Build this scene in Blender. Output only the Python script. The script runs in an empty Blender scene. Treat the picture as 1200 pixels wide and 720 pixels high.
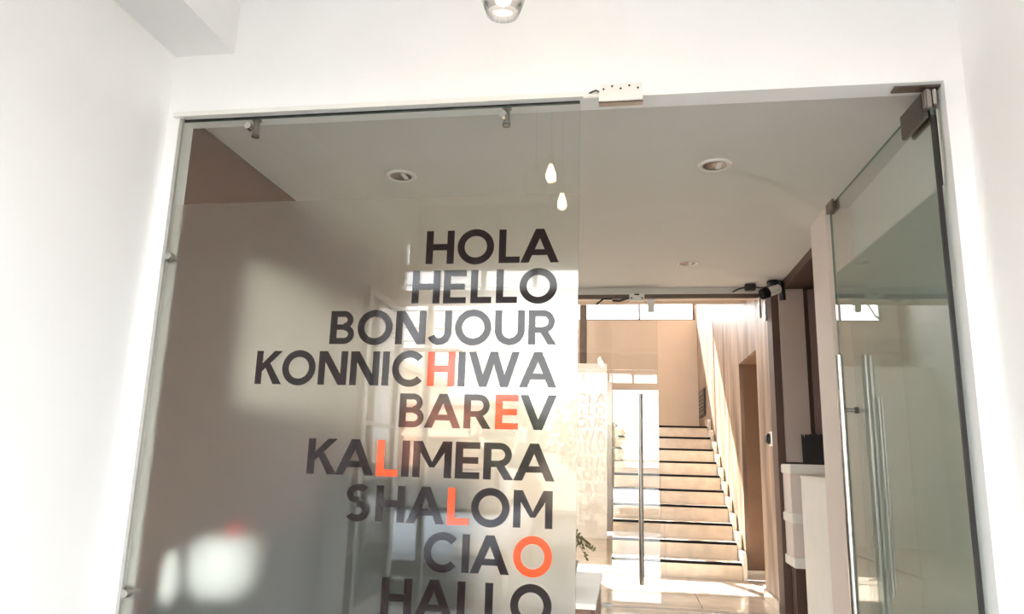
import bpy, bmesh, math, random
from mathutils import Vector, Matrix
random.seed(7)
SC = bpy.context.scene
COL = SC.collection

# ------------------------------------------------------------------ camera
cam_d = bpy.data.cameras.new('camera'); cam = bpy.data.objects.new('camera', cam_d); COL.objects.link(cam)
R_ = Vector((0.98792774, 0.15246441, 0.02744784)); U_ = Vector((0.00481813, -0.20733388, 0.97825837))
F_ = Vector((-0.15484045, 0.96631634, 0.20556549))
cam.matrix_world = Matrix(((R_.x, U_.x, -F_.x, 0), (R_.y, U_.y, -F_.y, 0), (R_.z, U_.z, -F_.z, 1.2), (0, 0, 0, 1)))
cam_d.sensor_width = 36; cam_d.lens = 36 * 848.8 / 1200; cam_d.clip_start = .02; cam_d.clip_end = 300
SC.camera = cam

# ------------------------------------------------------------------ sky, sun, exposure
SC.view_settings.view_transform = 'Standard'; SC.view_settings.look = 'None'
SC.view_settings.gamma = 1; SC.view_settings.exposure = 0.42
W = bpy.data.worlds.new('sky'); SC.world = W; W.use_nodes = True
nt = W.node_tree; nt.nodes.clear()
wo = nt.nodes.new('ShaderNodeOutputWorld'); bg = nt.nodes.new('ShaderNodeBackground')
tc = nt.nodes.new('ShaderNodeTexCoord'); nz = nt.nodes.new('ShaderNodeTexNoise'); cr = nt.nodes.new('ShaderNodeValToRGB')
nz.inputs['Scale'].default_value = 2.2; nz.inputs['Detail'].default_value = 5
cr.color_ramp.elements[0].position = .35; cr.color_ramp.elements[0].color = (.90, .95, 1, 1)
cr.color_ramp.elements[1].position = .6; cr.color_ramp.elements[1].color = (1, 1, .98, 1)
nt.links.new(tc.outputs['Generated'], nz.inputs['Vector']); nt.links.new(nz.outputs['Fac'], cr.inputs['Fac'])
nt.links.new(cr.outputs['Color'], bg.inputs['Color']); nt.links.new(bg.outputs['Background'], wo.inputs['Surface'])
bg.inputs['Strength'].default_value = 10.0
sd = bpy.data.lights.new('sun', 'SUN'); sd.energy = 34; sd.angle = math.radians(.6); sd.color = (1, .95, .88)
sun = bpy.data.objects.new('sun', sd); COL.objects.link(sun); sun.location = (-3, 20, 12)
sun.rotation_euler = Vector((.41, -1, -.92)).to_track_quat('-Z', 'Y').to_euler()
def portal(name, loc, rot, sx, sy):
    d = bpy.data.lights.new(name, 'AREA'); d.shape = 'RECTANGLE'; d.size = sx; d.size_y = sy; d.cycles.is_portal = True
    o = bpy.data.objects.new(name, d); COL.objects.link(o); o.location = loc; o.rotation_euler = rot
portal('shopfront_portal', (-.35, -.34, 1.4), (math.pi / 2, 0, 0), 3.4, 2.9)
portal('hall_window_portal', (-.75, 13.45, 4.65), (-math.pi / 2, 0, 0), 4.1, 1.8)
portal('hall_side_portal', (-3.25, 7.65, 2.6), (0, -math.pi / 2, 0), 3.2, 1.3)  # portal at the added hall side window
try:
    SC.cycles.max_bounces = 12; SC.cycles.diffuse_bounces = 6; SC.cycles.glossy_bounces = 5
    SC.cycles.transmission_bounces = 8; SC.cycles.transparent_max_bounces = 24
    SC.cycles.sample_clamp_indirect = 8; SC.cycles.use_denoising = True
    SC.cycles.caustics_reflective = False; SC.cycles.caustics_refractive = True; SC.cycles.blur_glossy = .5
except Exception: pass

# ------------------------------------------------------------------ materials
def pmat(name, col, rough=.6, metal=0, spec=.5, var=0, vscale=6, bump=0, bscale=80, stretch=None, col2=None, emit=0, coat=0):
    m = bpy.data.materials.new(name); m.use_nodes = True; t = m.node_tree; b = t.nodes['Principled BSDF']
    b.inputs['Base Color'].default_value = (*col, 1); b.inputs['Roughness'].default_value = rough
    b.inputs['Metallic'].default_value = metal; b.inputs['Specular IOR Level'].default_value = spec
    b.inputs['Coat Weight'].default_value = coat
    c = t.nodes.new('ShaderNodeTexCoord'); mp = t.nodes.new('ShaderNodeMapping')
    t.links.new(c.outputs['Object'], mp.inputs['Vector'])
    if stretch: mp.inputs['Scale'].default_value = stretch
    n = t.nodes.new('ShaderNodeTexNoise'); n.inputs['Scale'].default_value = vscale; n.inputs['Detail'].default_value = 6
    t.links.new(mp.outputs['Vector'], n.inputs['Vector'])
    if var or col2:
        r = t.nodes.new('ShaderNodeValToRGB'); r.color_ramp.elements[0].position = .3; r.color_ramp.elements[1].position = .7
        a = tuple(x * (1 - var) for x in col); z = col2 or tuple(min(1, x * (1 + var)) for x in col)
        r.color_ramp.elements[0].color = (*a, 1); r.color_ramp.elements[1].color = (*z, 1)
        t.links.new(n.outputs['Fac'], r.inputs['Fac']); t.links.new(r.outputs['Color'], b.inputs['Base Color'])
    if bump:
        n2 = t.nodes.new('ShaderNodeTexNoise'); n2.inputs['Scale'].default_value = bscale; n2.inputs['Detail'].default_value = 3
        t.links.new(mp.outputs['Vector'], n2.inputs['Vector'])
        bp = t.nodes.new('ShaderNodeBump'); bp.inputs['Strength'].default_value = bump; bp.inputs['Distance'].default_value = .01
        t.links.new(n2.outputs['Fac'], bp.inputs['Height']); t.links.new(bp.outputs['Normal'], b.inputs['Normal'])
    if emit:
        b.inputs['Emission Color'].default_value = (*col, 1); b.inputs['Emission Strength'].default_value = emit
    return m
def glassmat(name, tint, refl=1.0, ior=1.5):
    m = bpy.data.materials.new(name); m.use_nodes = True; t = m.node_tree; t.nodes.clear()
    o = t.nodes.new('ShaderNodeOutputMaterial'); mx = t.nodes.new('ShaderNodeMixShader')
    tr = t.nodes.new('ShaderNodeBsdfTransparent'); gl = t.nodes.new('ShaderNodeBsdfGlossy'); fr = t.nodes.new('ShaderNodeFresnel')
    ge = t.nodes.new('ShaderNodeNewGeometry')
    n = t.nodes.new('ShaderNodeTexNoise'); n.inputs['Scale'].default_value = 1.3
    c = t.nodes.new('ShaderNodeTexCoord'); t.links.new(c.outputs['Object'], n.inputs['Vector'])
    r = t.nodes.new('ShaderNodeValToRGB'); r.color_ramp.elements[0].color = (*[x * .985 for x in tint], 1); r.color_ramp.elements[1].color = (*tint, 1)
    t.links.new(n.outputs['Fac'], r.inputs['Fac']); t.links.new(r.outputs['Color'], tr.inputs['Color'])
    gl.inputs['Roughness'].default_value = 0; fr.inputs['IOR'].default_value = ior
    # both faces of the sheet reflect alike: use the same IOR from inside and outside
    dv = t.nodes.new('ShaderNodeMath'); dv.operation = 'DIVIDE'; dv.inputs[0].default_value = 1.0; dv.inputs[1].default_value = ior
    mi = t.nodes.new('ShaderNodeMix'); mi.inputs['A'].default_value = ior; t.links.new(dv.outputs[0], mi.inputs['B'])
    t.links.new(ge.outputs['Backfacing'], mi.inputs['Factor'])
    # the Fresnel node inverts the IOR on back faces; feed 1/ior there so that it reads ior again
    t.links.new(mi.outputs['Result'], fr.inputs['IOR'])
    ml = t.nodes.new('ShaderNodeMath'); ml.operation = 'MULTIPLY'; ml.inputs[1].default_value = refl; ml.use_clamp = True
    t.links.new(fr.outputs[0], ml.inputs[0]); t.links.new(ml.outputs[0], mx.inputs['Fac'])
    t.links.new(tr.outputs[0], mx.inputs[1]); t.links.new(gl.outputs[0], mx.inputs[2]); t.links.new(mx.outputs[0], o.inputs['Surface'])
    return m
def filmmat(name, tint, rough, body, bodycol):
    m = bpy.data.materials.new(name); m.use_nodes = True; t = m.node_tree; t.nodes.clear()
    o = t.nodes.new('ShaderNodeOutputMaterial'); mx = t.nodes.new('ShaderNodeMixShader')
    rf = t.nodes.new('ShaderNodeBsdfRefraction'); rf.inputs['IOR'].default_value = 1.45; rf.inputs['Roughness'].default_value = rough
    rf.inputs['Color'].default_value = (*tint, 1)
    df = t.nodes.new('ShaderNodeBsdfDiffuse'); tl = t.nodes.new('ShaderNodeBsdfTranslucent'); ad = t.nodes.new('ShaderNodeMixShader')
    n = t.nodes.new('ShaderNodeTexNoise'); n.inputs['Scale'].default_value = 400
    c = t.nodes.new('ShaderNodeTexCoord'); t.links.new(c.outputs['Object'], n.inputs['Vector'])
    r = t.nodes.new('ShaderNodeValToRGB'); r.color_ramp.elements[0].color = (*[x * .95 for x in bodycol], 1); r.color_ramp.elements[1].color = (*bodycol, 1)
    t.links.new(n.outputs['Fac'], r.inputs['Fac']); t.links.new(r.outputs['Color'], df.inputs['Color']); t.links.new(r.outputs['Color'], tl.inputs['Color'])
    ad.inputs['Fac'].default_value = .5; t.links.new(df.outputs[0], ad.inputs[1]); t.links.new(tl.outputs[0], ad.inputs[2])
    mx.inputs['Fac'].default_value = body
    t.links.new(rf.outputs[0], mx.inputs[1]); t.links.new(ad.outputs[0], mx.inputs[2]); t.links.new(mx.outputs[0], o.inputs['Surface'])
    return m
M = {}
M['white'] = pmat('white_wall_paint', (.95, .95, .945), .7, var=.015, vscale=3, bump=.08, bscale=220)
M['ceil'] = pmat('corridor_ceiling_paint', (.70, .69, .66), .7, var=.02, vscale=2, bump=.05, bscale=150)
M['beam'] = pmat('beam_paint', (.86, .86, .85), .7, var=.015, vscale=3)
M['panelgrey'] = pmat('grey_composite_panel', (.42, .42, .40), .6, var=.03)
M['slab'] = pmat('upper_slab_paint', (.36, .27, .20), .7, var=.03)
M['darkfloor'] = pmat('dark_grey_floor', (.085, .085, .085), .3, var=.2, vscale=8)
M['clampsteel'] = pmat('satin_clamp_steel', (.36, .33, .30), .28, metal=1, var=.1, vscale=30)
M['dimpink'] = pmat('taupe_panel_paint', (.50, .42, .38), .7, var=.02)
M['taupe'] = pmat('dark_taupe_paint', (.24, .17, .155), .7, var=.03)
M['brown'] = pmat('brown_wall_paint', (.18, .085, .048), .65, var=.05, vscale=4, bump=.06, bscale=160)
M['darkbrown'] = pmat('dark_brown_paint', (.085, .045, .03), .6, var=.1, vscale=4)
M['tan'] = pmat('tan_wall_paint', (.66, .55, .45), .7, var=.03, vscale=3, bump=.06, bscale=160)
M['pink'] = pmat('greige_wall_paint', (.78, .70, .65), .7, var=.02, vscale=3)
M['wood'] = pmat('vertical_grain_wall', (.15, .085, .05), .45, spec=.4, var=.3, vscale=2.2, stretch=(2.2, 2.2, .45), col2=(.42, .30, .22), bump=.1, bscale=8)
M['passage'] = pmat('passage_wall_paint', (.24, .135, .08), .6, var=.06, vscale=5)
M['tile'] = pmat('polished_beige_tile', (.76, .67, .56), .12, var=.10, vscale=5, coat=.3)
M['riser'] = pmat('beige_riser_tile', (.66, .55, .43), .22, var=.12, vscale=7)
M['nosing'] = pmat('black_nosing', (.008, .007, .007), .8, spec=.15, var=.1)
M['chrome'] = pmat('brushed_steel', (.62, .60, .57), .22, metal=1, var=.08, vscale=30)
M['darksteel'] = pmat('dark_steel', (.20, .17, .15), .3, metal=1, var=.1, vscale=30)
M['black'] = pmat('black_plastic', (.015, .014, .014), .4, var=.1)
M['alu'] = pmat('aluminium_frame', (.50, .49, .47), .4, metal=.5, var=.05, vscale=12)
M['bronze'] = pmat('dark_bronze_rail', (.13, .10, .085), .35, metal=.6, var=.1)
M['whiteplastic'] = pmat('white_plastic', (.85, .84, .80), .45, var=.03)
M['letter_dark'] = pmat('charcoal_vinyl', (.016, .011, .011), .07, spec=.28, var=.06, vscale=40)
M['letter_red'] = pmat('orange_red_vinyl', (.92, .075, .022), .07, spec=.28, var=.04, vscale=40)
M['glass'] = glassmat('clear_green_glass', (.955, .968, .958), .95)
M['door_glass'] = glassmat('door_glass', (.945, .965, .95), .9)
M['glass_in'] = glassmat('clear_glass', (.975, .98, .97), 1.8)
M['lampglass'] = glassmat('lamp_glass', (.97, .955, .935), 1.3)
M['edge'] = pmat('green_glass_edge', (.10, .17, .15), .2, var=.1, vscale=30)
M['film'] = filmmat('frosted_film', (.995, .985, .97), .32, .055, (.88, .89, .86))
M['film_door'] = filmmat('frosted_film_door', (.95, .98, .96), .36, .42, (.66, .74, .70))
M['bulb'] = pmat('warm_bulb', (1, .72, .42), .4, emit=45)
M['bulb_off'] = pmat('unlit_bulb', (.8, .78, .72), .3)
M['asphalt'] = pmat('asphalt', (.13, .13, .13), .85, var=.2, vscale=9, bump=.3, bscale=120)
M['pave'] = pmat('concrete_paving', (.22, .215, .20), .8, var=.1, vscale=5)
M['vanpaint'] = pmat('pale_blue_car_paint', (.46, .56, .68), .25, var=.02, coat=.5)
M['carwhite'] = pmat('white_car_paint', (.8, .82, .84), .25, var=.02, coat=.5)
M['carglass'] = pmat('dark_car_glass', (.10, .11, .11), .06, var=.1)
M['tyre'] = pmat('tyre_rubber', (.02, .02, .02), .8, var=.1)
M['lamp'] = pmat('headlight_lens', (.55, .56, .55), .1, var=.2, vscale=20)
M['red'] = pmat('coral_facade', (.85, .42, .32), .8, var=.08, vscale=2)
M['cream'] = pmat('cream_facade', (.70, .62, .52), .8, var=.08, vscale=2)
M['trunk'] = pmat('tree_bark', (.17, .12, .08), .9, var=.3, vscale=15)
M['leaf'] = pmat('tree_leaves', (.50, .55, .42), .7, var=.3, vscale=8)
M['wire'] = pmat('wire_black', (.05, .05, .05), .7, var=.1)
M['darkfab'] = pmat('dark_upholstery', (.025, .022, .022), .85, var=.2, vscale=30, bump=.3, bscale=300)
M['whitefab'] = pmat('white_shell', (.90, .93, .94), .45, var=.03)
M['walnut'] = pmat('walnut_slats', (.16, .075, .045), .4, var=.3, vscale=5, stretch=(5, 5, .8))
M['board'] = pmat('pale_board', (.93, .91, .84), .6, var=.02)
M['scarlet'] = pmat('scarlet_cloth', (.75, .05, .04), .7, var=.1)
M['pot'] = pmat('grey_ceramic', (.35, .34, .32), .4, var=.1)
M['twig'] = pmat('olive_leaf', (.16, .15, .06), .6, var=.3, vscale=20)

# ------------------------------------------------------------------ helpers
class MB:
    def __init__(s): s.v = []; s.f = []; s.mi = []
    def add(s, vs, fs, mi=0):
        k = len(s.v); s.v += [tuple(x) for x in vs]; s.f += [tuple(i + k for i in f) for f in fs]; s.mi += [mi] * len(fs); return s
    def box(s, x0, x1, y0, y1, z0, z1, mi=0, bev=0):
        if bev:
            bm = bmesh.new(); bmesh.ops.create_cube(bm, size=1)
            for v in bm.verts: v.co = ((x0 + x1) / 2 + v.co.x * (x1 - x0), (y0 + y1) / 2 + v.co.y * (y1 - y0), (z0 + z1) / 2 + v.co.z * (z1 - z0))
            bmesh.ops.bevel(bm, geom=bm.edges[:], offset=bev, segments=2, affect='EDGES')
            bm.verts.index_update()
            s.add([v.co[:] for v in bm.verts], [[v.index for v in f.verts] for f in bm.faces], mi); bm.free(); return s
        vs = [(x, y, z) for x in (x0, x1) for y in (y0, y1) for z in (z0, z1)]
        return s.add(vs, [(0, 1, 3, 2), (4, 6, 7, 5), (0, 4, 5, 1), (2, 3, 7, 6), (0, 2, 6, 4), (1, 5, 7, 3)], mi)
    def pane(s, x0, x1, y0, y1, z0, z1, thin='y'):
        # a sheet of glass: large faces slot 0, the narrow edges slot 1
        vs = [(x, y, z) for x in (x0, x1) for y in (y0, y1) for z in (z0, z1)]
        fs = [(0, 1, 3, 2), (4, 6, 7, 5), (0, 4, 5, 1), (2, 3, 7, 6), (0, 2, 6, 4), (1, 5, 7, 3)]
        big = (2, 3) if thin == 'y' else (0, 1)
        for i, f in enumerate(fs): s.add(vs, [f], 0 if i in big else 1)
        return s
    def tube(s, pts, r, n=10, mi=0, cap=True):
        pts = [Vector(p) for p in pts]; rs = r if isinstance(r, (list, tuple)) else [r] * len(pts)
        vs = []; fs = []; ref = None
        for i, p in enumerate(pts):
            d = (pts[min(i + 1, len(pts) - 1)] - pts[max(i - 1, 0)]).normalized()
            a = ref if ref is not None else (Vector((0, 0, 1)) if abs(d.z) < .9 else Vector((1, 0, 0)))
            u = d.cross(a).normalized(); w = u.cross(d).normalized(); ref = w
            for k in range(n):
                t = 2 * math.pi * k / n; vs.append(p + (u * math.cos(t) + w * math.sin(t)) * rs[i])
        for i in range(len(pts) - 1):
            for k in range(n): fs.append((i * n + k, i * n + (k + 1) % n, (i + 1) * n + (k + 1) % n, (i + 1) * n + k))
        if cap: fs.append(tuple(range(n))[::-1]); fs.append(tuple((len(pts) - 1) * n + k for k in range(n)))
        return s.add(vs, fs, mi)
    def lathe(s, c, prof, n=24, mi=0):
        vs = []; fs = []
        for r, z in prof:
            for k in range(n):
                t = 2 * math.pi * k / n; vs.append((c[0] + r * math.cos(t), c[1] + r * math.sin(t), c[2] + z))
        for i in range(len(prof) - 1):
            for k in range(n): fs.append((i * n + k, i * n + (k + 1) % n, (i + 1) * n + (k + 1) % n, (i + 1) * n + k))
        return s.add(vs, fs, mi)
    def prism(s, poly, y0, y1, mi=0):  # poly in x,z extruded in y
        n = len(poly); vs = [(x, y0, z) for x, z in poly] + [(x, y1, z) for x, z in poly]
        return s.add(vs, [tuple(range(n)), tuple(range(n, 2 * n))[::-1]] + [(i, i + n, (i + 1) % n + n, (i + 1) % n) for i in range(n)], mi)
    def prismx(s, poly, x0, x1, mi=0):  # poly in y,z extruded in x
        n = len(poly); vs = [(x0, y, z) for y, z in poly] + [(x1, y, z) for y, z in poly]
        return s.add(vs, [tuple(range(n)), tuple(range(n, 2 * n))[::-1]] + [(i, i + n, (i + 1) % n + n, (i + 1) % n) for i in range(n)], mi)
    def build(s, name, mat, parent=None, kind=None, smooth=False, label=None):
        me = bpy.data.meshes.new(name); off = Vector((0, 0, 0)); p = parent
        while p is not None: off += p.location; p = p.parent
        me.from_pydata([tuple(Vector(v) - off) for v in s.v], [], s.f)
        for m in (mat if isinstance(mat, (list, tuple)) else [mat]): me.materials.append(M[m])
        for i, pl in enumerate(me.polygons): pl.material_index = s.mi[i]; pl.use_smooth = smooth
        bm = bmesh.new(); bm.from_mesh(me); bmesh.ops.recalc_face_normals(bm, faces=bm.faces); bm.to_mesh(me); bm.free()
        me.update(); o = bpy.data.objects.new(name, me); COL.objects.link(o)
        if parent is not None: o.parent = parent
        if kind: o['kind'] = kind
        if label: o['label'] = label
        return o
def thing(name, label, cat, loc, group=None):
    o = bpy.data.objects.new(name, None); COL.objects.link(o); o.location = loc; o.empty_display_size = .1
    o['label'] = label; o['category'] = cat
    if group: o['group'] = group
    return o
def tag(o, label, cat, group=None):
    o['label'] = label; o['category'] = cat
    if group: o['group'] = group
    return o
def struct(name, mat, *boxes, parent=None):
    b = MB()
    for q in boxes: b.box(*q)
    return b.build(name, mat, parent, kind=None if parent else 'structure')

# ================================================================== SETTING
CZ = 2.77          # corridor ceiling
GY = 2.884         # glass front plane
G2 = 6.60          # second glass wall
# vestibule
struct('wall_left', 'white', (-2.32, -2.12, -.30, 2.86, 0, 3.75))
struct('wall_right', 'white', (1.33, 1.53, -.30, 2.86, 0, 3.75))
struct('wall_front', 'white', (-2.32, 1.53, 2.86, 2.97, 2.7215, 3.75))
struct('wall_front', 'white', (-2.32, -2.06, 2.86, 2.97, 0, 2.7215))
struct('wall_front', 'white', (1.256, 1.53, 2.86, 2.97, 0, 2.7215))
struct('ceiling', 'white', (-2.32, 1.53, -.30, 2.97, 3.75, 3.95))
struct('ceiling', 'white', (-2.12, 1.33, -.20, .95, 3.42, 3.75))
struct('trim_1', 'beam', (-2.12, -1.82, -.20, 2.86, 3.04, 3.75))
# shopfront behind the camera
sf = struct('wall_shopfront', 'white', (-2.32, -1.98, -.30, -.20, 0, 3.75), (1.25, 1.53, -.30, -.20, 0, 3.75), (-1.98, 1.25, -.30, -.20, 3.42, 3.75))
wf = struct('window_1', 'alu', (-1.98, 1.25, -.29, -.21, 2.81, 2.86), (-1.98, 1.25, -.30, -.20, 2.50, 2.62), (-1.98, -1.92, -.29, -.21, 0, 3.42), (1.19, 1.25, -.29, -.21, 0, 3.42))
for x in (-1.66, -1.22, -.77, -.32, .13, .58):
    MB().box(x - .02, x + .02, -.28, -.22, 2.62 if x > -1.5 else 2.86, 3.42).build('mullion', 'alu', wf)
xs = [-1.92, -1.66, -1.22, -.77, -.32, .13, .58, 1.19]
for a, b in zip(xs, xs[1:]):
    MB().box(a + .02, b - .02, -.26, -.24, 2.87, 3.41).build('upper_panel', 'panelgrey', wf)
for a, b in zip(xs[1:], xs[2:]):
    MB().pane(a + .02, b - .02, -.255, -.245, 2.63, 2.81).build('pane', ['glass_in', 'edge'], wf)
MB().box(-1.70, -1.65, -.28, -.22, 0, 2.5).build('jamb_post', 'alu', wf)
MB().box(1.0, 1.04, -.28, -.22, 0, 2.5).build('jamb_post', 'alu', wf)
# building mass above and around, so that the street front lies in shade
struct('wall_facade', 'cream', (-9, -2.32, -.30, -.05, -.4, 7.5), (1.53, 9, -.30, -.05, -.4, 7.5), (-2.32, 1.53, -.30, -.05, 3.95, 7.5))
# floors
struct('floor', 'darkfloor', (-2.32, 1.53, -.30, 2.90, -.12, 0))
struct('floor', 'tile', (-2.32, 3.0, 2.90, G2, -.12, 0))
# corridor
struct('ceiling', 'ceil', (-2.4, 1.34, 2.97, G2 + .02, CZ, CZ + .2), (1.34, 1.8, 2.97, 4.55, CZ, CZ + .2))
struct('wall_left', 'brown', (-2.25, -2.066, 2.97, G2, 0, CZ))
struct('wall_right', 'white', (1.36, 1.60, 2.97, 4.50, 0, CZ))
struct('wall_right', 'pink', (1.22, 2.75, 4.50, 4.86, 0, CZ))
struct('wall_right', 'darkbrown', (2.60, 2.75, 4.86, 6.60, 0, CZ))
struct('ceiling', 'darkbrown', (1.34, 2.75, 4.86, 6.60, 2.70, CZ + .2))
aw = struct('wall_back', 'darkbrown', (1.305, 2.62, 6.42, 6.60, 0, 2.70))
MB().box(1.306, 1.505, 6.36, 6.42, 1.24, 2.70).build('wall_panel', 'dimpink', aw, label='light greige wall panel at the end of the niche')
MB().box(1.545, 2.1, 6.38, 6.42, 1.24, 2.70).build('wall_panel', 'taupe', aw, label='narrow brownish wall panel right of the dark gap')
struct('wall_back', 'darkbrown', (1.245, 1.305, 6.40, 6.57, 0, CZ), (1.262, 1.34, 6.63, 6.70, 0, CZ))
# second glass wall head and hall shell
struct('wall_back', 'tan', (-2.6, 1.30, G2 + .04, 6.98, 2.74, 3.1), (-2.6, 1.3, 6.6, 6.75, 3.1, 5.7))
h3 = struct('added_window', 'bronze', (-3.12, -3.06, 6.95, 8.35, 1.0, 1.05), (-3.12, -3.06, 6.95, 8.35, 4.15, 4.2), (-3.12, -3.06, 6.95, 8.35, 2.7, 2.75))  # side window added out of view to bring more daylight into the hall
for y in (6.97, 7.65, 8.33): MB().box(-3.12, -3.06, y - .025, y + .025, 1.05, 4.15).build('mullion', 'bronze', h3)
struct('wall_left', 'white', (-3.2, -3.0, G2 - .1, 13.5, 0, 1.0), (-3.2, -3.0, G2 - .1, 6.95, 1.0, 5.7), (-3.2, -3.0, 8.35, 13.5, 1.0, 5.7), (-3.2, -3.0, 6.95, 8.35, 4.2, 5.7), (-3.1, -2.06, 6.62, 6.72, 0, 3.1))
struct('wall_right', 'wood', (1.275, 1.315, 6.70, 7.40, 0, 5.6), (1.275, 1.315, 7.40, 8.52, 2.33, 5.6), (1.275, 1.315, 8.52, 13.3, 0, 5.6))
struct('wall_passage', 'passage', (1.315, 3.2, 8.52, 8.65, 0, 2.5), (1.315, 3.2, 7.25, 7.40, 0, 2.5), (3.1, 3.2, 7.4, 8.52, 0, 2.5), (1.315, 3.2, 7.25, 8.65, 2.33, 2.5))
struct('baseboard_back', 'tile', (1.275, 3.1, 8.50, 8.52, 0, .10))
fw = struct('wall_back', 'tan', (-3.1, 1.45, 13.3, 13.5, 0, 3.77), (-3.1, -2.6, 13.3, 13.5, 3.77, 5.5), (1.25, 1.45, 13.3, 13.5, 3.77, 5.5), (-3.1, 1.45, 13.3, 13.5, 5.5, 5.8))
hw = struct('window_2', 'bronze', (-2.6, 1.25, 13.34, 13.40, 3.77, 3.80), (-2.6, 1.25, 13.34, 13.40, 5.46, 5.5), (-2.6, -2.56, 13.34, 13.40, 3.77, 5.5), (1.21, 1.25, 13.34, 13.40, 3.77, 5.5))
for x in (-1.9, -1.65, -.9, .25):
    MB().box(x - .018, x + .018, 13.34, 13.40, 3.80, 5.46).build('mullion', 'bronze', hw)
MB().tube([(-2.55, 13.37, 3.82), (-1.65, 13.37, 5.4)], .02, 8).build('brace', 'bronze', hw)
MB().box(-2.56, -1.65, 13.35, 13.39, 4.45, 4.48).build('transom', 'bronze', hw)
struct('ceiling', 'tan', (-3.2, 1.45, 6.6, 13.5, 5.6, 5.8))
struct('ceiling', 'slab', (-3.0, 1.275, 6.75, 8.3, 2.985, 3.22))
struct('floor', 'tile', (-3.2, 1.275, G2, 6.72, -.12, .0), (-3.2, 3.2, 6.72, 13.5, -.16, -.03))
# polished floor tiles of the hall, each its own piece
hf = bpy.data.objects['floor.002']
for i in range(5):
    for j in range(4):
        x0 = -1.22 + i * .62; y0 = 6.73 + j * .60; x1 = min(x0 + .615, 1.27); y1 = min(y0 + .595, 9.1)
        MB().box(x0, x1, y0, y1, -.03, random.uniform(-.0008, .0), bev=.0015).build('tile', 'tile', hf)
MB().box(1.275, 3.1, 7.41, 8.49, -.03, 0).build('tile', 'tile', hf)
MB().box(-3.0, -1.23, 6.73, 13.3, -.03, 0).build('tile', 'tile', hf)
struct('baseboard_right', 'tile', (1.255, 1.275, 6.72, 7.40, 0, .09))

# street
struct('sidewalk', 'pave', (-30, 30, -1.6, -.30, -.6, -.25), (-1.98, 1.25, -.62, -.30, -.25, -.12))
struct('road', 'asphalt', (-60, 60, -60, -1.6, -.8, -.40))

# ================================================================== STAIRCASE
st = thing('staircase', 'beige tiled staircase with black nosings rising behind the second glass wall', 'staircase', (.5, 8.42, 0))
RI, GO, Y0 = .1762, .333, 8.42
SX0, SX1 = -.16, 1.235
core = MB(); poly = [(Y0 + .02, -.02)]
for k in range(10): poly += [(Y0 + .02 + k * GO, (k + 1) * RI - .03), (Y0 + .02 + (k + 1) * GO, (k + 1) * RI - .03)]
poly[-1] = (13.28, 10 * RI - .03); poly.append((13.28, -.02))
for k in range(10):
    core.box(SX0 + .01, SX1 - .005, Y0 + .02 + k * GO, 13.28, k * RI - .03, (k + 1) * RI - .03)
core.build('stair_core', 'riser', st)
for k in range(10):
    y = Y0 + k * GO; z = k * RI; j = .42 + .012 * (k % 3)
    for a, b in ((SX0, j - .004), (j + .004, SX1 - .02)):
        MB().box(a, b, y, y + .02, z - .0, z + RI - .03, bev=.001).build('riser_tile', 'riser', st)
    y1 = y + GO + .02 if k < 9 else 13.28
    for a, b in ((SX0, j - .004), (j + .004, SX1 - .02)):
        MB().box(a, b, y - .012, y1, z + RI - .03, z + RI, bev=.002).build('tread_tile', 'tile', st)
    MB().box(SX0, SX1 - .02, y - .018, y + .03, z + RI - .026, z + RI + .003, bev=.002).build('nosing', 'nosing', st)
    MB().prismx([(y - .05, z), (y - .05, z + RI + .06), (y + .01, z + RI + .11), (min(y + GO - .055, 13.2), z + RI + .11), (y + GO - .055, z + .02)], 1.222, 1.262).build('skirting_tile', 'tile', st)
struct('wall_landing', 'white', (-3.0, -.32, 12.40, 12.60, -.03, 2.84))
# steel column beside the stairs
tag(MB().box(-.79, -.67, 12.45, 12.57, 2.84, 5.6, bev=.005).build('steel_column', 'bronze'), 'dark steel column rising past the far high window beside the stairs', 'column')
# louvre vent at the top of the stairs
vt = thing('wall_vent', 'small dark louvred vent at the top right of the stairs', 'vent', (1.25, 12.6, 2.2))
MB().box(1.245, 1.275, 12.1, 12.95, 1.98, 2.42).build('frame', 'black', vt)
for i in range(6): MB().box(1.235, 1.247, 12.15, 12.9, 2.02 + i * .062, 2.045 + i * .062).build('slat', 'darksteel', vt)

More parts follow.
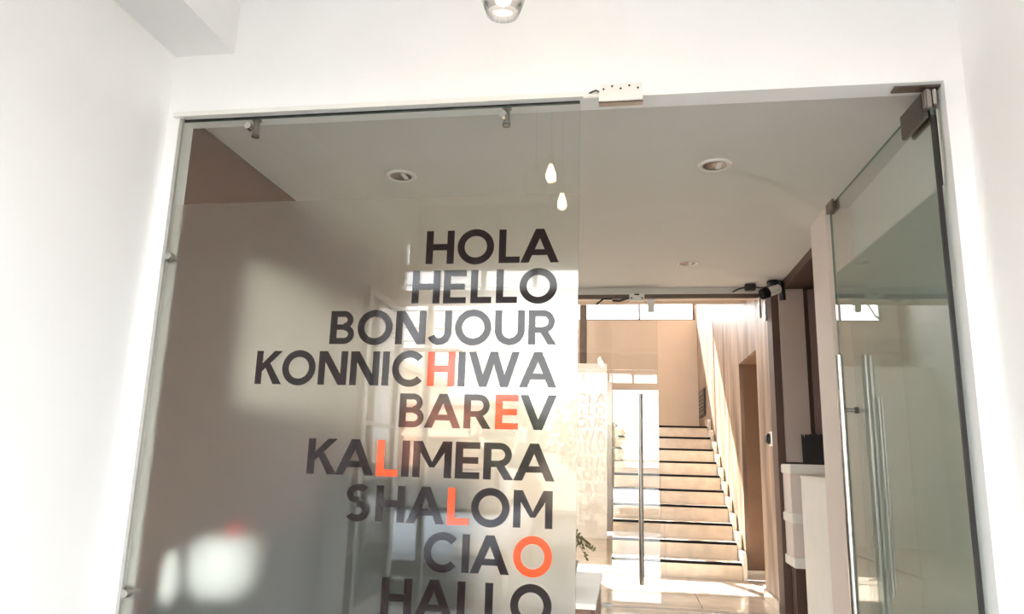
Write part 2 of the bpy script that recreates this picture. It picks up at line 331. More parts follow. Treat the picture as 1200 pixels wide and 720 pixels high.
# ================================================================== FRONT GLASS PANEL
gp = thing('glass_screen', 'fixed front glass panel with frosted film behind the greeting words', 'glass panel', (-1.12, GY, 0))
MB().pane(-2.055, -.19, GY - .006, GY + .006, .01, 2.712).build('pane', ['glass', 'edge'], gp)
MB().box(-2.05, -.192, GY + .0085, GY + .0095, .01, 2.306).build('frosted_film', 'film', gp)
MB().box(-2.06, -2.045, GY - .022, GY - .007, 0, 2.72).build('edge_strip', 'alu', gp, label='slim grey strip down the left jamb')
MB().box(-2.06, -.19, GY - .008, GY + .008, 2.7145, 2.719).build('gasket', 'black', gp)
MB().box(-2.08, -.17, GY - .045, GY - .024, 2.72, 2.742).build('head_trim', 'whiteplastic', gp)
def clamp(x, z, dirn, label):
    c = thing('glass_clamp', label, 'clamp', (x, GY, z), 'chrome clamps holding the fixed glass panel'); yb = GY + .030
    if dirn == 'v':
        MB().tube([(x, yb, 2.715), (x, yb, 2.645)], .015, 16).build('bracket', 'clampsteel', c)
        MB().tube([(x, yb, 2.721), (x, yb, 2.715)], .022, 16).build('flange', 'clampsteel', c)
        MB().tube([(x, yb, 2.645), (x, yb, 2.634)], .018, 16).build('end_cap', 'darksteel', c)
    else:
        MB().tube([(-2.049, yb, z), (-1.992, yb, z)], .013, 16).build('bracket', 'clampsteel', c)
        MB().tube([(-2.056, yb, z), (-2.049, yb, z)], .021, 16).build('flange', 'clampsteel', c)
        MB().tube([(-1.992, yb, z), (-1.980, yb, z)], .016, 16).build('end_cap', 'darksteel', c)
    MB().tube([(x - .006, GY - .0065, z), (x - .008, GY - .034, z)], [.017, .016], 18).build('button', 'chrome', c)
clamp(-1.70, 2.665, 'v', 'chrome glass clamp at the top left of the frosted panel')
clamp(-.515, 2.665, 'v', 'chrome glass clamp on the lintel above the word HOLA')
clamp(-2.015, 2.05, 'h', 'chrome glass clamp on the left jamb, upper one')
clamp(-2.015, .62, 'h', 'chrome glass clamp on the left jamb, low near the bottom edge')

# ------------------------------------------------------------------ words
T = .205
def bar(x0, z0, x1, z1): return [(x0, z0), (x1, z0), (x1, z1), (x0, z1)]
def ringseg(cx, cz, ro_x, ro_z, a0, a1, t=T, n=28):
    out = []
    for i in range(n):
        p = math.radians(a0 + (a1 - a0) * i / n); q = math.radians(a0 + (a1 - a0) * (i + 1) / n)
        f = lambda a, rx, rz: (cx + rx * math.cos(a), cz + rz * math.sin(a))
        out.append([f(p, ro_x, ro_z), f(q, ro_x, ro_z), f(q, ro_x - t, ro_z - t), f(p, ro_x - t, ro_z - t)])
    return out
def slant(x0, z0, x1, z1, w): return [(x0, z0), (x0 + w, z0), (x1 + w, z1), (x1, z1)]
def glyph(c):
    if c == 'H': w = .82; P = [bar(0, 0, T, 1), bar(w - T, 0, w, 1), bar(T, .41, w - T, .41 + .19)]
    elif c == 'O': w = 1.06; P = ringseg(w / 2, .5, w / 2, .53, 0, 360, n=44)
    elif c == 'L': w = .60; P = [bar(0, 0, T, 1), bar(T, 0, w, .185)]
    elif c == 'E': w = .66; P = [bar(0, 0, T, 1), bar(T, 0, w, .18), bar(T, .815, w, 1), bar(T, .41, w - .04, .59)]
    elif c == 'I': w = T; P = [bar(0, 0, T, 1)]
    elif c == 'A': w = 1.08; s = .235; P = [slant(0, 0, w / 2 - s / 2, 1, s), slant(w - s, 0, w / 2 - s / 2, 1, s), bar(.26, .22, w - .26, .39)]
    elif c == 'V': w = 1.04; s = .235; P = [slant(w / 2 - s / 2, 0, 0, 1, s), slant(w / 2 - s / 2, 0, w - s, 1, s)]
    elif c == 'W':
        w = 1.50; s = .22; a = w * .29; b = w * .71; m = w / 2
        P = [slant(a - s / 2, 0, 0, 1, s), slant(a - s / 2, 0, m - s / 2, 1, s), slant(b - s / 2, 0, m - s / 2, 1, s), slant(b - s / 2, 0, w - s, 1, s)]
    elif c == 'N': w = .90; s = .26; P = [bar(0, 0, T, 1), bar(w - T, 0, w, 1), [(w - s, 0), (w, 0), (s, 1), (0, 1)]]
    elif c == 'M':
        w = 1.06; s = .25
        P = [bar(0, 0, T * .97, 1), bar(w - T * .97, 0, w, 1), [(w / 2 - .07, .28), (w / 2 + .07, .28), (s, 1), (0, 1)], [(w / 2 - .07, .28), (w / 2 + .07, .28), (w, 1), (w - s, 1)]]
    elif c == 'K': w = .86; P = [bar(0, 0, T, 1), [(.2, .40), (.36, .52), (w - .02, 1), (w - .28, 1)], [(.30, .56), (w - .26, 0), (w, 0), (.44, .66)]]; P[1] = [(.19, .36), (.30, .60), (w - .29, 1), (w - .03, 1)]; P[1] = [(T, .38), (w - .03, 1), (w - .29, 1), (T, .62)]; P[2] = [(.31, .50), (w - .27, 0), (w, 0), (.46, .62)]
    elif c == 'C': w = .98; P = ringseg(.53, .5, .53, .53, 42, 318, n=36)
    elif c == 'U': w = .86; P = [bar(0, .40, T, 1), bar(w - T, .40, w, 1)] + ringseg(w / 2, .41, w / 2, .43, 180, 360)
    elif c == 'J': w = .66; P = [bar(w - T, .36, w, 1)] + ringseg(w - .36, .36, .36, .38, 205, 360)
    elif c == 'B':
        w = .74; P = [bar(0, 0, T, 1), bar(T, 0, .42, .18), bar(T, .82, .40, 1), bar(T, .43, .42, .59)]
        P += ringseg(.40, .725, .29, .275, -90, 90, t=.175) + ringseg(.42, .295, .32, .295, -90, 90, t=.18)
    elif c == 'R':
        w = .80; P = [bar(0, 0, T, 1), bar(T, .82, .42, 1), bar(T, .34, .42, .51)] + ringseg(.42, .67, .33, .33, -90, 90, t=.18)
        P += [[(w - .24, 0), (w, 0), (.56, .38), (.32, .38)]]
    elif c == 'S':
        w = .78; P = ringseg(.40, .745, .34, .275, 38, 275, t=.185) + ringseg(.38, .275, .36, .295, -145, 95, t=.19)
        P[-1:] = P[-1:]
    return w, P
KERN = {('L', 'A'): .02, ('K', 'O'): .0, ('V', ''): 0, ('W', 'A'): .0, ('K', 'A'): -.05, ('A', 'L'): .05, ('L', 'O'): .06, ('I', 'A'): .03, ('R', 'E'): .12, ('H', 'A'): .06, ('A', 'R'): .08, ('B', 'A'): .02, ('R', 'A'): .0, ('E', 'V'): .05, ('S', 'H'): .14, ('L', 'L'): .13, ('A', 'L'): .08, ('E', 'L'): .13, ('O', 'L'): .14}
WORDS = [('HOLA', -.838, -.271, 2.000, 2.146, ()), ('HELLO', -.890, -.276, 1.829, 1.972, ()), ('BONJOUR', -1.240, -.276, 1.656, 1.798, ()),
         ('KONNICHIWA', -1.561, -.273, 1.483, 1.625, (6,)), ('BAREV', -.915, -.271, 1.315, 1.452, (3,)), ('KALIMERA', -1.294, -.275, 1.119, 1.262, (2,)),
         ('SHALOM', -1.122, -.281, .942, 1.083, (3,)), ('CIAO', -.783, -.280, .767, .909, (3,)), ('HALLO', -.944, -.279, .588, .735, ())]
for word, x0, x1, z0, z1, reds in WORDS:
    h = z1 - z0; xs_ = []; cur = 0
    for i, c in enumerate(word):
        w, P = glyph(c); xs_.append((cur, w, P)); nx = word[i + 1] if i + 1 < len(word) else ''
        cur += w + KERN.get((c, nx), .10)
    tot = xs_[-1][0] + xs_[-1][1]; sx = (x1 - x0) / tot
    lab = 'dark vinyl greeting reading ' + word + ' on the front glass'
    if reds: lab = 'dark vinyl greeting reading %s with one orange-red letter %s' % (word, word[reds[0]])
    wt = thing('vinyl_word', lab, 'lettering', (x0, GY - .0065, z0), 'greeting words on the front glass')
    for i, c in enumerate(word):
        ox, w, P = xs_[i]; b = MB()
        for k, poly in enumerate(P): b.prism([(x0 + (ox + px) * sx, z0 + pz * h) for px, pz in poly], GY - .0078 - .00005 * (min(k, 4) + k // 28), GY - .0064)
        b.build('letter', 'letter_red' if i in reds else 'letter_dark', wt, label='orange-red letter ' + c if i in reds else None)

# ------------------------------------------------------------------ open front glass door
dr = thing('glass_door', 'tall front glass door standing open at the right with frosted lower part', 'door', (1.225, 2.90, 0))
def dk(x, y, z=0):  # door coordinates: x across thickness, y along leaf
    a = math.atan2(-.035, 1.37); return (1.225 + x * math.cos(a) + y * -math.sin(-a) * 1, 2.90 + y * math.cos(a), z)
def dbox(y0, y1, z0, z1, x0, x1, name, mat, glass=False, parent=dr, bev=0, label=None):
    b = MB()
    if glass: b.pane(x0, x1, y0, y1, z0, z1, thin='x')
    else: b.box(x0, x1, y0, y1, z0, z1, bev=bev)
    b.v = [dk(*v) for v in b.v]; return b.build(name, mat, parent, label=label)
dbox(.02, 1.37, .02, 2.70, -.006, .006, 'pane', ['door_glass', 'edge'], True)
dbox(.02, 1.365, .02, 2.30, .0085, .0095, 'frosted_film', 'film_door')
dbox(.008, .02, .02, 2.60, -.009, .007, 'edge_seal', 'black', label='black seal down the hinge edge')
dbox(.0, .012, 2.30, 2.62, .008, .015, 'edge_strip', 'chrome')
dbox(.03, .25, 2.60, 2.711, -.030, -.007, 'patch_fitting', 'darksteel', bev=.004, label='dark steel patch fitting at the hinge corner')
dbox(.03, .25, 2.60, 2.711, .010, .028, 'patch_fitting', 'darksteel', bev=.004)
dbox(-.005, .032, 2.625, 2.711, -.030, -.004, 'pivot_block', 'clampsteel', bev=.006)
dbox(-.006, .02, 2.64, 2.709, .0, .014, 'pivot_pin', 'chrome', bev=.004)
dbox(1.27, 1.385, 2.655, 2.715, -.022, -.007, 'armature_plate', 'darksteel', bev=.003)
dbox(1.27, 1.385, 2.655, 2.715, .010, .022, 'armature_plate', 'darksteel', bev=.003)
for s in (-1, 1):
    b = MB().tube([(s * .072, 1.16, .17), (s * .072, 1.16, 1.79)], .019, 18); b.v = [dk(*v) for v in b.v]
    b.build('handle', 'chrome', dr, smooth=False, label='long vertical steel bar handle')
for z in (1.50, .46):
    b = MB().tube([(-.072, 1.16, z), (.072, 1.16, z)], .010, 12); b.v = [dk(*v) for v in b.v]; b.build('handle_bolt', 'chrome', dr)
    b = MB().tube([(-.012, 1.16, z), (.013, 1.16, z)], .017, 14); b.v = [dk(*v) for v in b.v]; b.build('washer', 'darksteel', dr)
# frame side fitting on the lintel
hp = thing('hinge_plate', 'steel pivot plate screwed under the lintel above the open door', 'hinge plate', (1.16, 2.9, 2.715))
MB().box(1.08, 1.252, 2.885, 2.93, 2.712, 2.72).build('plate', 'darksteel', hp)
MB().prism([(1.235, 2.712), (1.254, 2.712), (1.254, 2.50), (1.249, 2.50)], 2.95, 2.99).build('wall_tab', 'pink', hp)
# magnetic lock
ml = thing('magnetic_lock', 'white magnetic lock box on the lintel right of the frosted panel', 'lock', (-.015, 2.85, 2.72))
MB().box(-.107, .076, 2.825, 2.862, 2.685, 2.735, bev=.003).build('housing', 'whiteplastic', ml)
MB().box(-.107, .076, 2.828, 2.860, 2.678, 2.686).build('face_plate', 'darksteel', ml)
MB().box(-.100, .074, 2.846, 2.8595, 2.736, 2.775, bev=.002).build('mounting_plate', 'whiteplastic', ml)
for i in range(5):
    x = -.088 + i * .036; z = 2.757 + (.006 if i % 2 else -.006)
    MB().tube([(x, 2.8465, z), (x, 2.8435, z)], .0045, 8).build('screw', 'black', ml)
MB().box(-.175, -.108, 2.842, 2.858, 2.715, 2.735, bev=.003).build('cable_box', 'whiteplastic', ml)
MB().tube([(-.15, 2.845, 2.735), (-.12, 2.835, 2.742), (-.105, 2.838, 2.735)], .004, 6).build('cable', 'black', ml)

# ================================================================== SECOND GLASS WALL
rail = thing('head_rail', 'dark bronze head rail along the top of the second glass wall', 'rail', (-.4, G2, 2.69))
MB().box(-2.06, 1.27, G2 - .02, G2 + .02, 2.675, 2.712).build('channel', 'bronze', rail)
MB().box(-2.06, 1.27, G2 - .025, G2 + .03, 2.712, 2.77).build('cover_strip', 'ceil', rail)
g2 = thing('glass_screen', 'clear fixed glass panel of the second glass wall left of its narrow leaf', 'glass panel', (-1.0, G2, 0))
MB().pane(-2.06, -.125, G2 - .005, G2 + .005, .021, 2.6745).build('pane', ['glass_in', 'edge'], g2)
MB().box(-2.06, -.125, G2 - .012, G2 + .012, 0, .02).build('floor_channel', 'alu', g2)
g3 = thing('glass_door', 'narrow clear glass door leaf with long steel handle before the stairs', 'door', (.08, G2, 0))
MB().pane(-.118, .284, G2 - .005, G2 + .005, .045, 2.67).build('pane', ['glass_in', 'edge'], g3)
MB().tube([(.125, G2 - .05, .19), (.125, G2 - .05, 1.80)], .020, 16).build('handle', 'chrome', g3)
MB().tube([(.125, G2 + .05, .19), (.125, G2 + .05, 1.80)], .020, 16).build('handle', 'chrome', g3)
for z in (1.52, .46): MB().tube([(.125, G2 - .05, z), (.125, G2 + .05, z)], .009, 10).build('handle_bolt', 'chrome', g3)
MB().box(.20, .262, G2 - .022, G2 - .006, 2.55, 2.665, bev=.003).build('armature_plate', 'whiteplastic', g3)
MB().box(.20, .262, G2 + .006, G2 + .022, 2.55, 2.665, bev=.003).build('armature_plate', 'whiteplastic', g3)
tag(MB().box(-.118, 1.27, G2 - .03, G2 + .03, -.001, .006).build('threshold', 'darksteel'), 'thin metal threshold strip in the floor before the stairs', 'threshold')
m2 = thing('magnetic_lock', 'small grey magnetic lock with two screws on the far head rail', 'lock', (.1, 6.55, 2.67))
MB().box(.035, .170, 6.535, 6.578, 2.645, 2.712, bev=.004).build('housing', 'whiteplastic', m2)
for x in (.055, .15): MB().tube([(x, 6.535, 2.668), (x, 6.531, 2.668)], .008, 10).build('screw', 'black', m2)
MB().box(.08, .125, 6.531, 6.536, 2.695, 2.708).build('slot', 'black', m2)
MB().tube([(.035, 6.55, 2.675), (-.06, 6.55, 2.645), (-.12, 6.55, 2.65)], .011, 8).build('cable', 'black', m2)
MB().tube([(-.12, 6.55, 2.665), (-.20, 6.55, 2.665), (-.27, 6.55, 2.61)], .009, 8).build('cable', 'black', m2)
for i, (y, l) in enumerate(((6.66, 'silver patch fitting on the far door head, left of two'), (6.80, 'silver patch fitting on the far door head, right of two'))):
    x = 1.165 if i == 0 else 1.215
    o = MB().box(x, x + .022, 6.52, 6.56, 2.48 - .025 * i, 2.668 - .03 * i, bev=.003).build('patch_fitting', 'chrome'); tag(o, l, 'door fitting', 'silver fittings at the far door head')
# security camera + adapter
sc_ = thing('security_camera', 'small black and white security camera in the ceiling corner by the far rail', 'camera', (1.27, 6.35, 2.77))
MB().lathe((1.26, 6.35, 2.72), [(.0, .05), (.05, .05), (.055, .03), (.04, .0), (0, 0)], 18).build('base', 'black', sc_)
MB().tube([(1.26, 6.35, 2.72), (1.25, 6.32, 2.69)], .015, 8).build('neck', 'black', sc_)
MB().tube([(1.30, 6.34, 2.70), (1.20, 6.30, 2.655)], .042, 18).build('camera_body', 'whiteplastic', sc_)
MB().tube([(1.205, 6.302, 2.657), (1.15, 6.285, 2.635)], .046, 18).build('lens_hood', 'nosing', sc_)
MB().tube([(1.31, 6.36, 2.77), (1.33, 6.36, 2.70), (1.335, 6.36, 2.60)], .028, 10).build('cable_coil', 'black', sc_)
ad = thing('power_adapter', 'black power adapter with cable on the ceiling beside the security camera', 'adapter', (1.08, 6.45, 2.75))
MB().box(1.04, 1.13, 6.42, 6.48, 2.71, 2.768, bev=.006).build('case', 'black', ad)
MB().tube([(1.13, 6.45, 2.74), (1.17, 6.42, 2.725), (1.21, 6.38, 2.72)], .006, 6).build('cable', 'black', ad)
MB().tube([(1.04, 6.46, 2.74), (.99, 6.5, 2.735), (.95, 6.55, 2.72)], .006, 6).build('cable', 'black', ad)
# sensor on wood wall
sn = thing('door_sensor', 'white plate with black knob on the brown corner post', 'switch', (1.26, 6.95, 1.44))
MB().box(1.262, 1.276, 6.71, 6.86, 1.375, 1.50, bev=.003).build('plate', 'whiteplastic', sn)
MB().lathe((0, 0, 0), [(0, .035), (.02, .03), (.03, .012), (.032, 0)], 16)
b = MB().tube([(1.262, 6.83, 1.44), (1.235, 6.83, 1.44), (1.222, 6.83, 1.44)], [.05, .045, .022], 18); b.build('knob', 'black', sn, smooth=True)

# ------------------------------------------------------------------ counter, shelves
cn = thing('reception_partition', 'low white reception partition beside the pier, seen behind the door handle', 'partition', (1.26, 5.2, 0))
MB().box(1.22, 1.30, 4.86, 5.52, 0, 1.125, bev=.003).build('panel', 'whiteplastic', cn)
MB().box(1.215, 1.305, 4.86, 5.525, 1.125, 1.14, bev=.003).build('top_cap', 'whiteplastic', cn)
sh = thing('shelf_unit', 'white shelf unit with thick boards behind the low reception partition', 'shelves', (1.7, 6.2, 0))
for z0, z1 in ((1.15, 1.222), (.775, .845), (.445, .52)): MB().box(1.262, 2.3, 6.05, 6.40, z0, z1, bev=.006).build('shelf_board', 'whiteplastic', sh)
for z0, z1 in ((.846, 1.149), (.521, .774)): MB().box(1.275, 2.3, 6.12, 6.40, z0, z1).build('door_panel', 'pink', sh)
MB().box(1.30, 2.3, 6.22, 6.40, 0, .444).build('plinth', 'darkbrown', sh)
pl = thing('bushy_plant', 'black spiky plant standing on the white shelf beside the pier', 'plant', (1.53, 6.2, 1.222))
MB().lathe((1.53, 6.2, 1.222), [(0, 0), (.05, 0), (.07, .10), (.062, .10), (.045, .02)], 18).build('pot', 'black', pl)
b = MB()
for i in range(420):
    a = random.uniform(0, 6.28); r = random.uniform(.0, .125); x = 1.53 + r * math.cos(a); y = 6.2 + r * .7 * math.sin(a); hh = random.uniform(.16, .235)
    b.add([(x - .018, y, 1.225), (x + .018, y, 1.225), (x + .02 * math.cos(a) + .006, y, 1.222 + hh), (x + .02 * math.cos(a) - .002, y, 1.222 + hh + .012)], [(0, 1, 2, 3)])
o = b.build('leaves', 'black', pl); o['kind'] = 'stuff'

# ------------------------------------------------------------------ downlights
def downlight(x, y, lab):
    t = thing('downlight', lab, 'ceiling light', (x, y, CZ), 'recessed ceiling downlights')
    MB().lathe((x, y, CZ), [(.060, -.002), (.064, -.008), (.082, -.010), (.090, -.004), (.090, 0)], 32).build('trim_ring', 'whiteplastic', t, smooth=True)
    MB().lathe((x, y, CZ), [(.062, -.006), (.052, -.0015), (.0, -.001)], 32).build('reflector', 'darksteel', t, smooth=True)
    MB().box(x + .008, x + .034, y - .045, y + .045, CZ - .0075, CZ - .002, bev=.002).build('lamp_tube', 'whiteplastic', t)
downlight(-1.265, 3.75, 'round recessed downlight seen through the top of the fixed glass panel')
downlight(.475, 3.75, 'round recessed downlight nearest above the open doorway')
downlight(.49, 5.72, 'round recessed downlight farthest down the corridor ceiling')

# ------------------------------------------------------------------ pendants
def pendant(x, y, z, on, lab):
    t = thing('pendant_lamp', lab, 'lamp', (x, y, 3.75), 'clear glass pendant lamps of the vestibule')
    pr = [(.018, .17), (.030, .165), (.055, .145), (.078, .115), (.0815, .095), (.0785, .075), (.055, .0), (.052, .0), (.0755, .075), (.0785, .095), (.075, .113), (.053, .142), (.018, .166)]
    MB().lathe((x, y, z), pr, 36).build('shade', 'lampglass', t, smooth=True)
    MB().lathe((x, y, z), [(0, .205), (.012, .20), (.019, .19), (.019, .13), (0, .13)], 16).build('socket', 'darksteel', t)
    MB().lathe((x, y, z), [(.012, .13), (.014, .115), (.026, .085), (.029, .065), (.024, .045), (.011, .034), (0, .032)], 20).build('bulb', 'bulb' if on else 'bulb_off', t, smooth=True)
    MB().tube([(x, y, z + .20), (x, y, 3.745)], .003, 6).build('cord', 'black', t)
    MB().lathe((x, y, 3.75), [(.05, 0), (.05, -.02), (0, -.025)], 20).build('canopy', 'whiteplastic', t)
pendant(-.395, 2.10, 2.635, True, 'lit clear glass pendant lamp hanging at the top edge of the view')
pendant(-.51, 1.85, 2.69, False, 'unlit clear glass pendant lamp, seen as the left one reflected in the glass')
pendant(-.373, 1.66, 2.635, True, 'lit clear glass pendant lamp, seen as the lowest one reflected in the glass')

# ------------------------------------------------------------------ things behind the frosted film
tag(MB().box(-2.06, -2.03, 3.62, 6.3, 1.44, 2.24, bev=.01).build('wall_board', 'board'), 'large pale board on the brown corridor wall, blurred by the film', 'board')
ct = thing('console_table', 'narrow dark console table under the white jar, blurred by the film', 'table', (-1.8, 3.3, 0))
MB().box(-2.06, -1.60, 3.06, 3.49, .49, .53, bev=.005).build('table_top', 'darkfab', ct)
for x, y in ((-2.03, 3.18), (-1.64, 3.18), (-2.03, 3.42), (-1.64, 3.42)): MB().box(x, x + .03, y, y + .03, 0, .49).build('leg', 'darkfab', ct)
MB().box(-2.03, -1.62, 3.18, 3.44, .16, .18).build('lower_shelf', 'darkfab', ct)
jr = thing('storage_jar', 'big round white jar with a small scarlet knob, blurred behind the film', 'jar', (-1.86, 3.31, .53))
MB().lathe((-1.865, 3.31, .53), [(0, 0), (.12, 0), (.155, .06), (.165, .16), (.15, .25), (.11, .28), (0, .29)], 28).build('body', 'whitefab', jr, smooth=True)
MB().lathe((-1.82, 3.31, .81), [(0, .0), (.03, .0), (.036, .03), (.02, .055), (0, .06)], 14).build('knob', 'scarlet', jr, smooth=True)
vs = thing('vase', 'small slim white vase left of the big round jar', 'vase', (-2.005, 3.12, .53))
MB().lathe((-2.005, 3.12, .53), [(0, 0), (.03, 0), (.042, .07), (.036, .15), (.024, .20), (.030, .225), (.024, .22), (.018, .20), (.03, .15)], 18).build('body', 'whitefab', vs, smooth=True)
so_ = thing('sofa', 'dark upholstered sofa blurred behind the frosted glass', 'sofa', (-1.5, 4.3, 0))
MB().box(-1.98, -.98, 4.00, 4.75, .12, .44, bev=.04).build('seat', 'darkfab', so_)
MB().box(-1.98, -.98, 4.62, 4.90, .30, 1.10, bev=.05).build('backrest', 'darkfab', so_)
for x in (-2.04, -1.10): MB().box(x, x + .18, 3.96, 4.85, .12, .72, bev=.04).build('armrest', 'darkfab', so_)
for x, y in ((-1.95, 4.02), (-1.0, 4.02), (-1.95, 4.8), (-1.0, 4.8)): MB().tube([(x, y, 0), (x, y, .13)], .02, 8).build('leg', 'darksteel', so_)

# low table
tb = thing('low_table', 'low white-topped table with brown slatted sides beside the glass panel', 'table', (-.5, 4.75, 0))
MB().box(-.86, -.165, 4.15, 5.29, .42, .45, bev=.003).build('table_top', 'whiteplastic', tb)
MB().box(-.84, -.19, 4.17, 5.27, .03, .419).build('carcass', 'walnut', tb)
for i in range(9): MB().box(-.188, -.172, 4.18 + i * .12, 4.18 + i * .12 + .10, .03, .418, bev=.002).build('slat', 'walnut', tb)
for i in range(6): MB().box(-.84 + i * .11, -.84 + i * .11 + .095, 4.155, 4.169, .03, .418, bev=.002).build('slat', 'walnut', tb)
pp = thing('potted_plant', 'small potted plant with drooping olive twigs on the low table', 'plant', (-.38, 4.9, .45))
MB().lathe((-.38, 4.95, .45), [(0, 0), (.05, 0), (.07, .12), (.062, .12), (.045, .02)], 20).build('pot', 'pot', pp, smooth=True)
for i in range(13):
    a = i * 2.39996; L = random.uniform(.10, .19); tx, ty = math.cos(a), math.sin(a)
    p0 = Vector((-.38, 4.95, .56)); p1 = p0 + Vector((tx * L * .5, ty * L * .5, random.uniform(.10, .18))); p2 = p0 + Vector((tx * L, ty * L, random.uniform(-.02, .14)))
    stem = MB().tube([p0, p1, p2], [.004, .003, .002], 5).build('twig', 'twig', pp)
    for k in range(7):
        q = p1.lerp(p2, k / 6); s = random.uniform(.018, .03); d = Vector((random.uniform(-1, 1), random.uniform(-.6, .6), random.uniform(-.5, 1))).normalized(); w = d.cross(Vector((0, 1, 0))).normalized() * s * .4
        MB().add([q, q + d * s * .6 + w, q + d * s * 1.4, q + d * s * .6 - w], [(0, 1, 2, 3)]).build('leaf', 'twig', stem)

# ================================================================== SHOPFRONT DOOR, OPEN (seen mirrored)
sd_ = thing('shopfront_door', 'aluminium framed glass street door folded open, seen mirrored left of the words', 'door', (-1.90, -.2, 0))
for y0, y1 in ((-.18, -.13), (.60, .66)): MB().box(-1.95, -1.90, y0, y1, .02, 2.46).build('stile', 'alu', sd_)
for z0, z1 in ((.02, .14), (2.40, 2.46), (1.42, 1.45), (1.02, 1.05)): MB().box(-1.945, -1.905, -.13, .60, z0, z1).build('cross_rail', 'alu', sd_)
MB().pane(-1.93, -1.922, -.13, .60, .14, 2.40, thin='x').build('pane', ['glass_in', 'edge'], sd_)
MB().box(-1.905, -1.885, .61, .65, 1.10, 1.18).build('lock_case', 'darksteel', sd_)

# ================================================================== STREET THINGS
def car(x, y, z, paint, lab, heading=1, grp='cars parked in the street'):
    t = thing('car', lab, 'car', (x, y, z), grp)
    # profile stations along length (0 = nose): (dist, halfwidth, z_low, z_belt)
    def P(u, w, h): return (x + w, y - u * heading, z + h)
    st_ = [(0, .62, .35, .55), (.08, .78, .22, .66), (.35, .86, .18, .80), (1.0, .90, .18, .93), (1.35, .91, .18, .98), (2.5, .92, .18, 1.0), (3.4, .91, .2, 1.0), (3.9, .86, .25, .98), (4.1, .78, .35, .9)]
    b = MB(); k = 10
    for u, w, zl, zb in st_:
        for a, hh in ((-1, zl), (-1.0, zl + (zb - zl) * .5), (-.96, zb - .06), (-.82, zb), (-.3, zb + .02), (.3, zb + .02), (.82, zb), (.96, zb - .06), (1.0, zl + (zb - zl) * .5), (1, zl)):
            b.v.append(P(u, w * a, hh))
    for i in range(len(st_) - 1):
        for j in range(k): a = i * k + j; c = i * k + (j + 1) % k; b.f.append((a, c, c + k, a + k)); b.mi.append(0)
    b.f.append(tuple(range(k))); b.mi.append(0); b.f.append(tuple(len(st_) * k - k + j for j in range(k))); b.mi.append(0)
    b.build('body', paint, t, smooth=True)
    cb = MB()  # greenhouse
    G = [(1.15, .80, .97), (1.95, .64, 1.47), (3.3, .64, 1.47), (3.95, .74, 1.0)]
    for (u, w, h) in G: cb.v += [P(u, -w, h), P(u, w, h)]
    cb.v += [P(1.15, -.84, .95), P(1.15, .84, .95), P(3.95, -.8, .95), P(3.95, .8, .95)]
    for f in ((2, 3, 5, 4), (4, 5, 7, 6), (0, 2, 4, 6), (1, 3, 5, 7)): cb.f.append(f); cb.mi.append(0)
    cb.build('cabin', paint, t)
    q = MB(); e = .012
    q.add([P(1.19 - e, -.73, 1.01), P(1.19 - e, .73, 1.01), P(1.88 - e, .58, 1.44), P(1.88 - e, -.58, 1.44)], [(0, 1, 2, 3)]).add([P(1.22, -.73, 1.0), P(1.22, .73, 1.0), P(1.91, .58, 1.43), P(1.91, -.58, 1.43)], [(0, 1, 2, 3)])
    q.build('windshield', 'carglass', t)
    for s in (-1, 1):
        MB().add([P(1.4, s * .80, 1.04), P(3.6, s * .76, 1.04), P(3.25, s * .675, 1.40), P(2.0, s * .675, 1.40)], [(0, 1, 2, 3)]).build('side_window', 'carglass', t)
        MB().lathe((0, 0, 0), [(0, 0)], 3)
        hb = MB(); pts = [(.03, .52, .60), (.06, .80, .62), (.30, .84, .70), (.36, .60, .78), (.12, .50, .70)]
        hb.add([P(u - .02, s * w, h + .02) for u, w, h in pts] + [P(u + .10, s * w * .95, h - .02) for u, w, h in pts], [(0, 1, 2, 3, 4), (5, 6, 7, 8, 9)] + [(i, (i + 1) % 5, (i + 1) % 5 + 5, i + 5) for i in range(5)])
        hb.build('headlight', 'lamp', t)
        mbx = MB().box(min(x + s * .86, x + s * 1.08), max(x + s * .86, x + s * 1.08), y - 1.52 * heading - .06, y - 1.52 * heading + .06, z + 1.02, z + 1.17, bev=.03); mbx.build('side_mirror', paint, t)
        for u in (.75, 3.3):
            wh = MB().tube([P(u, s * .74, .31), P(u, s * .93, .31)], .31, 24).build('wheel', 'tyre', t)
            MB().tube([P(u, s * .935, .31), P(u, s * .945, .31)], .19, 16).build('hub_cap', 'alu', wh)
    MB().box(x - .45, x + .45, min(y + .02, y + .0) - .0, y + .03, z + .42, z + .56, bev=.01).build('grille', 'black', t)
    MB().box(x - .78, x + .78, y - .10, y + .05, z + .18, z + .38, bev=.03).build('bumper', 'black', t)
car(-2.25, -1.72, -.40, 'vanpaint', 'pale blue hatchback parked nose to the shop, mirrored behind the words', grp='cars parked in the street')
car(.30, -4.6, -.40, 'carwhite', 'white car parked across the street, mirrored at the right edge of the panel', grp='cars parked in the street')
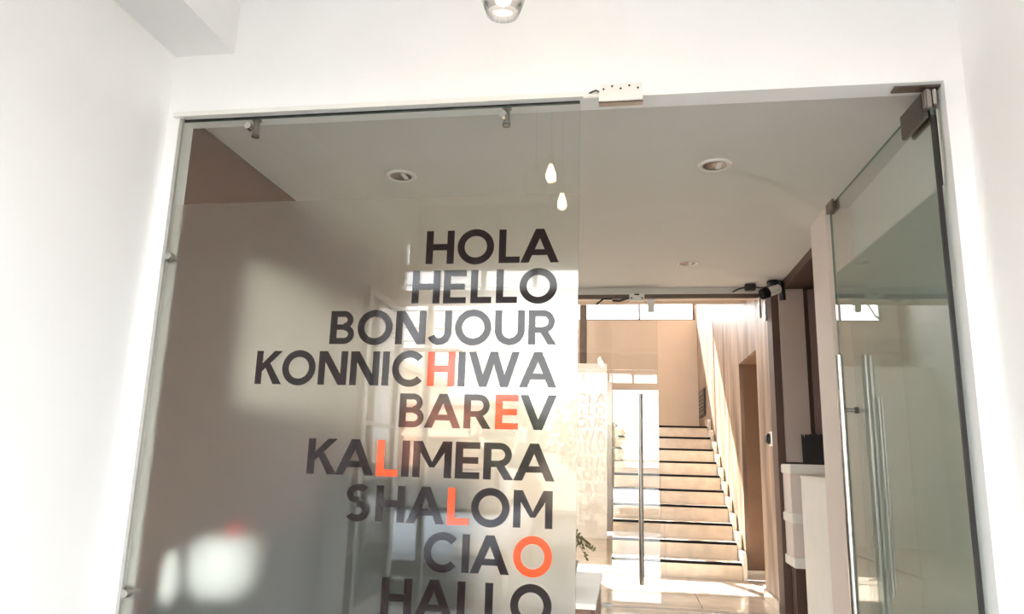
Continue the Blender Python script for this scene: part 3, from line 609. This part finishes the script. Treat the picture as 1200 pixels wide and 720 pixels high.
# far buildings, road edge
def building(x0, x1, y0, y1, h, mat, lab, rows, cols, awn=False):
    t = thing('building', lab, 'building', ((x0 + x1) / 2, y1, -.4))
    MB().box(x0, x1, y0, y1, -.4, h).build('wall', mat, t); MB().box(x0 - .15, x1 + .15, y0 - .1, y1 + .15, h, h + .2).build('cornice', 'cream', t)
    for r in range(rows):
        for c in range(cols):
            wx = x0 + (c + .5) * (x1 - x0) / cols; wz = .9 + r * 2.3
            f = MB().box(wx - .55, wx + .55, y1, y1 + .06, wz, wz + 1.2).build('window', 'beam', t); MB().box(wx - .48, wx + .48, y1 + .06, y1 + .075, wz + .07, wz + 1.13).build('window_pane', 'carglass', f)
    if awn: MB().prismx([(y1, 2.2), (y1 + 1.0, 1.8), (y1 + 1.0, 1.75), (y1, 2.1)], x0 + .2, x1 - .2).build('awning', 'red', t)
building(-6.4, -4.1, -21, -15, 2.7, 'red', 'low coral building across the street, mirrored behind the word BAREV', 1, 1, True)
building(-12.5, -6.9, -22, -14.5, 3.9, 'cream', 'cream building across the street left of the coral one', 1, 3)
tag(MB().box(-4.4, 9, -19.2, -19.0, -.4, 1.7).build('garden_wall', 'cream'), 'long cream garden wall across the street behind the trees', 'wall')
def tree(x, y, h, r, lab):
    t = thing('tree', lab, 'tree', (x, y, -.4), 'street trees across the road')
    MB().tube([(x, y, -.4), (x + .1, y, h * .35), (x + .05, y, h * .6)], [.14, .11, .07], 8).build('trunk', 'trunk', t)
    b = MB()
    for i in range(900):
        a = random.uniform(0, 6.28); zz = random.uniform(-1, 1); rr = r * random.uniform(.45, 1) * math.sqrt(max(0, 1 - zz * zz)); c = Vector((x + rr * math.cos(a), y + rr * math.sin(a), h * .68 + zz * r * .9))
        s = random.uniform(.08, .2); d = Vector((random.gauss(0, 1), random.gauss(0, 1), random.gauss(0, 1))).normalized(); e = d.orthogonal().normalized()
        b.add([c - d * s, c + e * s * .6, c + d * s, c - e * s * .6], [(0, 1, 2, 3)])
    o = b.build('foliage', 'leaf', t); o['kind'] = 'stuff'
tree(-3.0, -13.4, 2.5, 1.1, 'bushy green tree across the road, mirrored behind the letters of KALIMERA')
tree(-1.2, -16.6, 2.9, 1.2, 'green tree across the road at the right of the others')
tree(-6.8, -11.6, 1.7, .8, 'low round tree in front of the coral building')
def pole(x, y, h, lab):
    t = thing('utility_pole', lab, 'pole', (x, y, -.4), 'utility poles along the street')
    MB().tube([(x, y, -.4), (x, y, h)], [.13, .09], 12).build('post', 'cream', t)
    MB().box(x - .8, x + .8, y - .05, y + .05, h - .6, h - .5).build('cross_arm', 'darksteel', t)
    for i in range(4): MB().tube([(x - .7 + i * .45, y, h - .5), (x - .7 + i * .45, y, h - .36)], .04, 8).build('insulator', 'whiteplastic', t)
pole(-5.2, -9.4, 6.6, 'concrete utility pole mirrored at the left of the word HELLO')
pole(-4.6, -10.6, 4.2, 'thin utility pole mirrored behind the word BAREV')
for i, (za, zb, yy) in enumerate(((6.1, 5.7, -9.4), (5.6, 5.2, -9.5), (5.2, 5.0, -9.4), (4.6, 4.3, -9.6), (4.1, 4.0, -10), (5.0, 5.5, -11), (4.4, 4.9, -12))):
    pts = [(-14 + 26 * k / 16, yy - .5 * k / 16, za + (zb - za) * k / 16 - .5 * (1 - ((k - 8) / 8) ** 2)) for k in range(17)]
    tag(MB().tube(pts, .016, 5).build('overhead_wire', 'wire'), 'thin overhead wire over the street, ' + ['topmost', 'second from the top near the pole', 'third near the pole', 'fourth, sagging lower', 'lowest', 'rising to the left farther off', 'lower of the two rising farther off'][i], 'wire', 'overhead wires along the street')
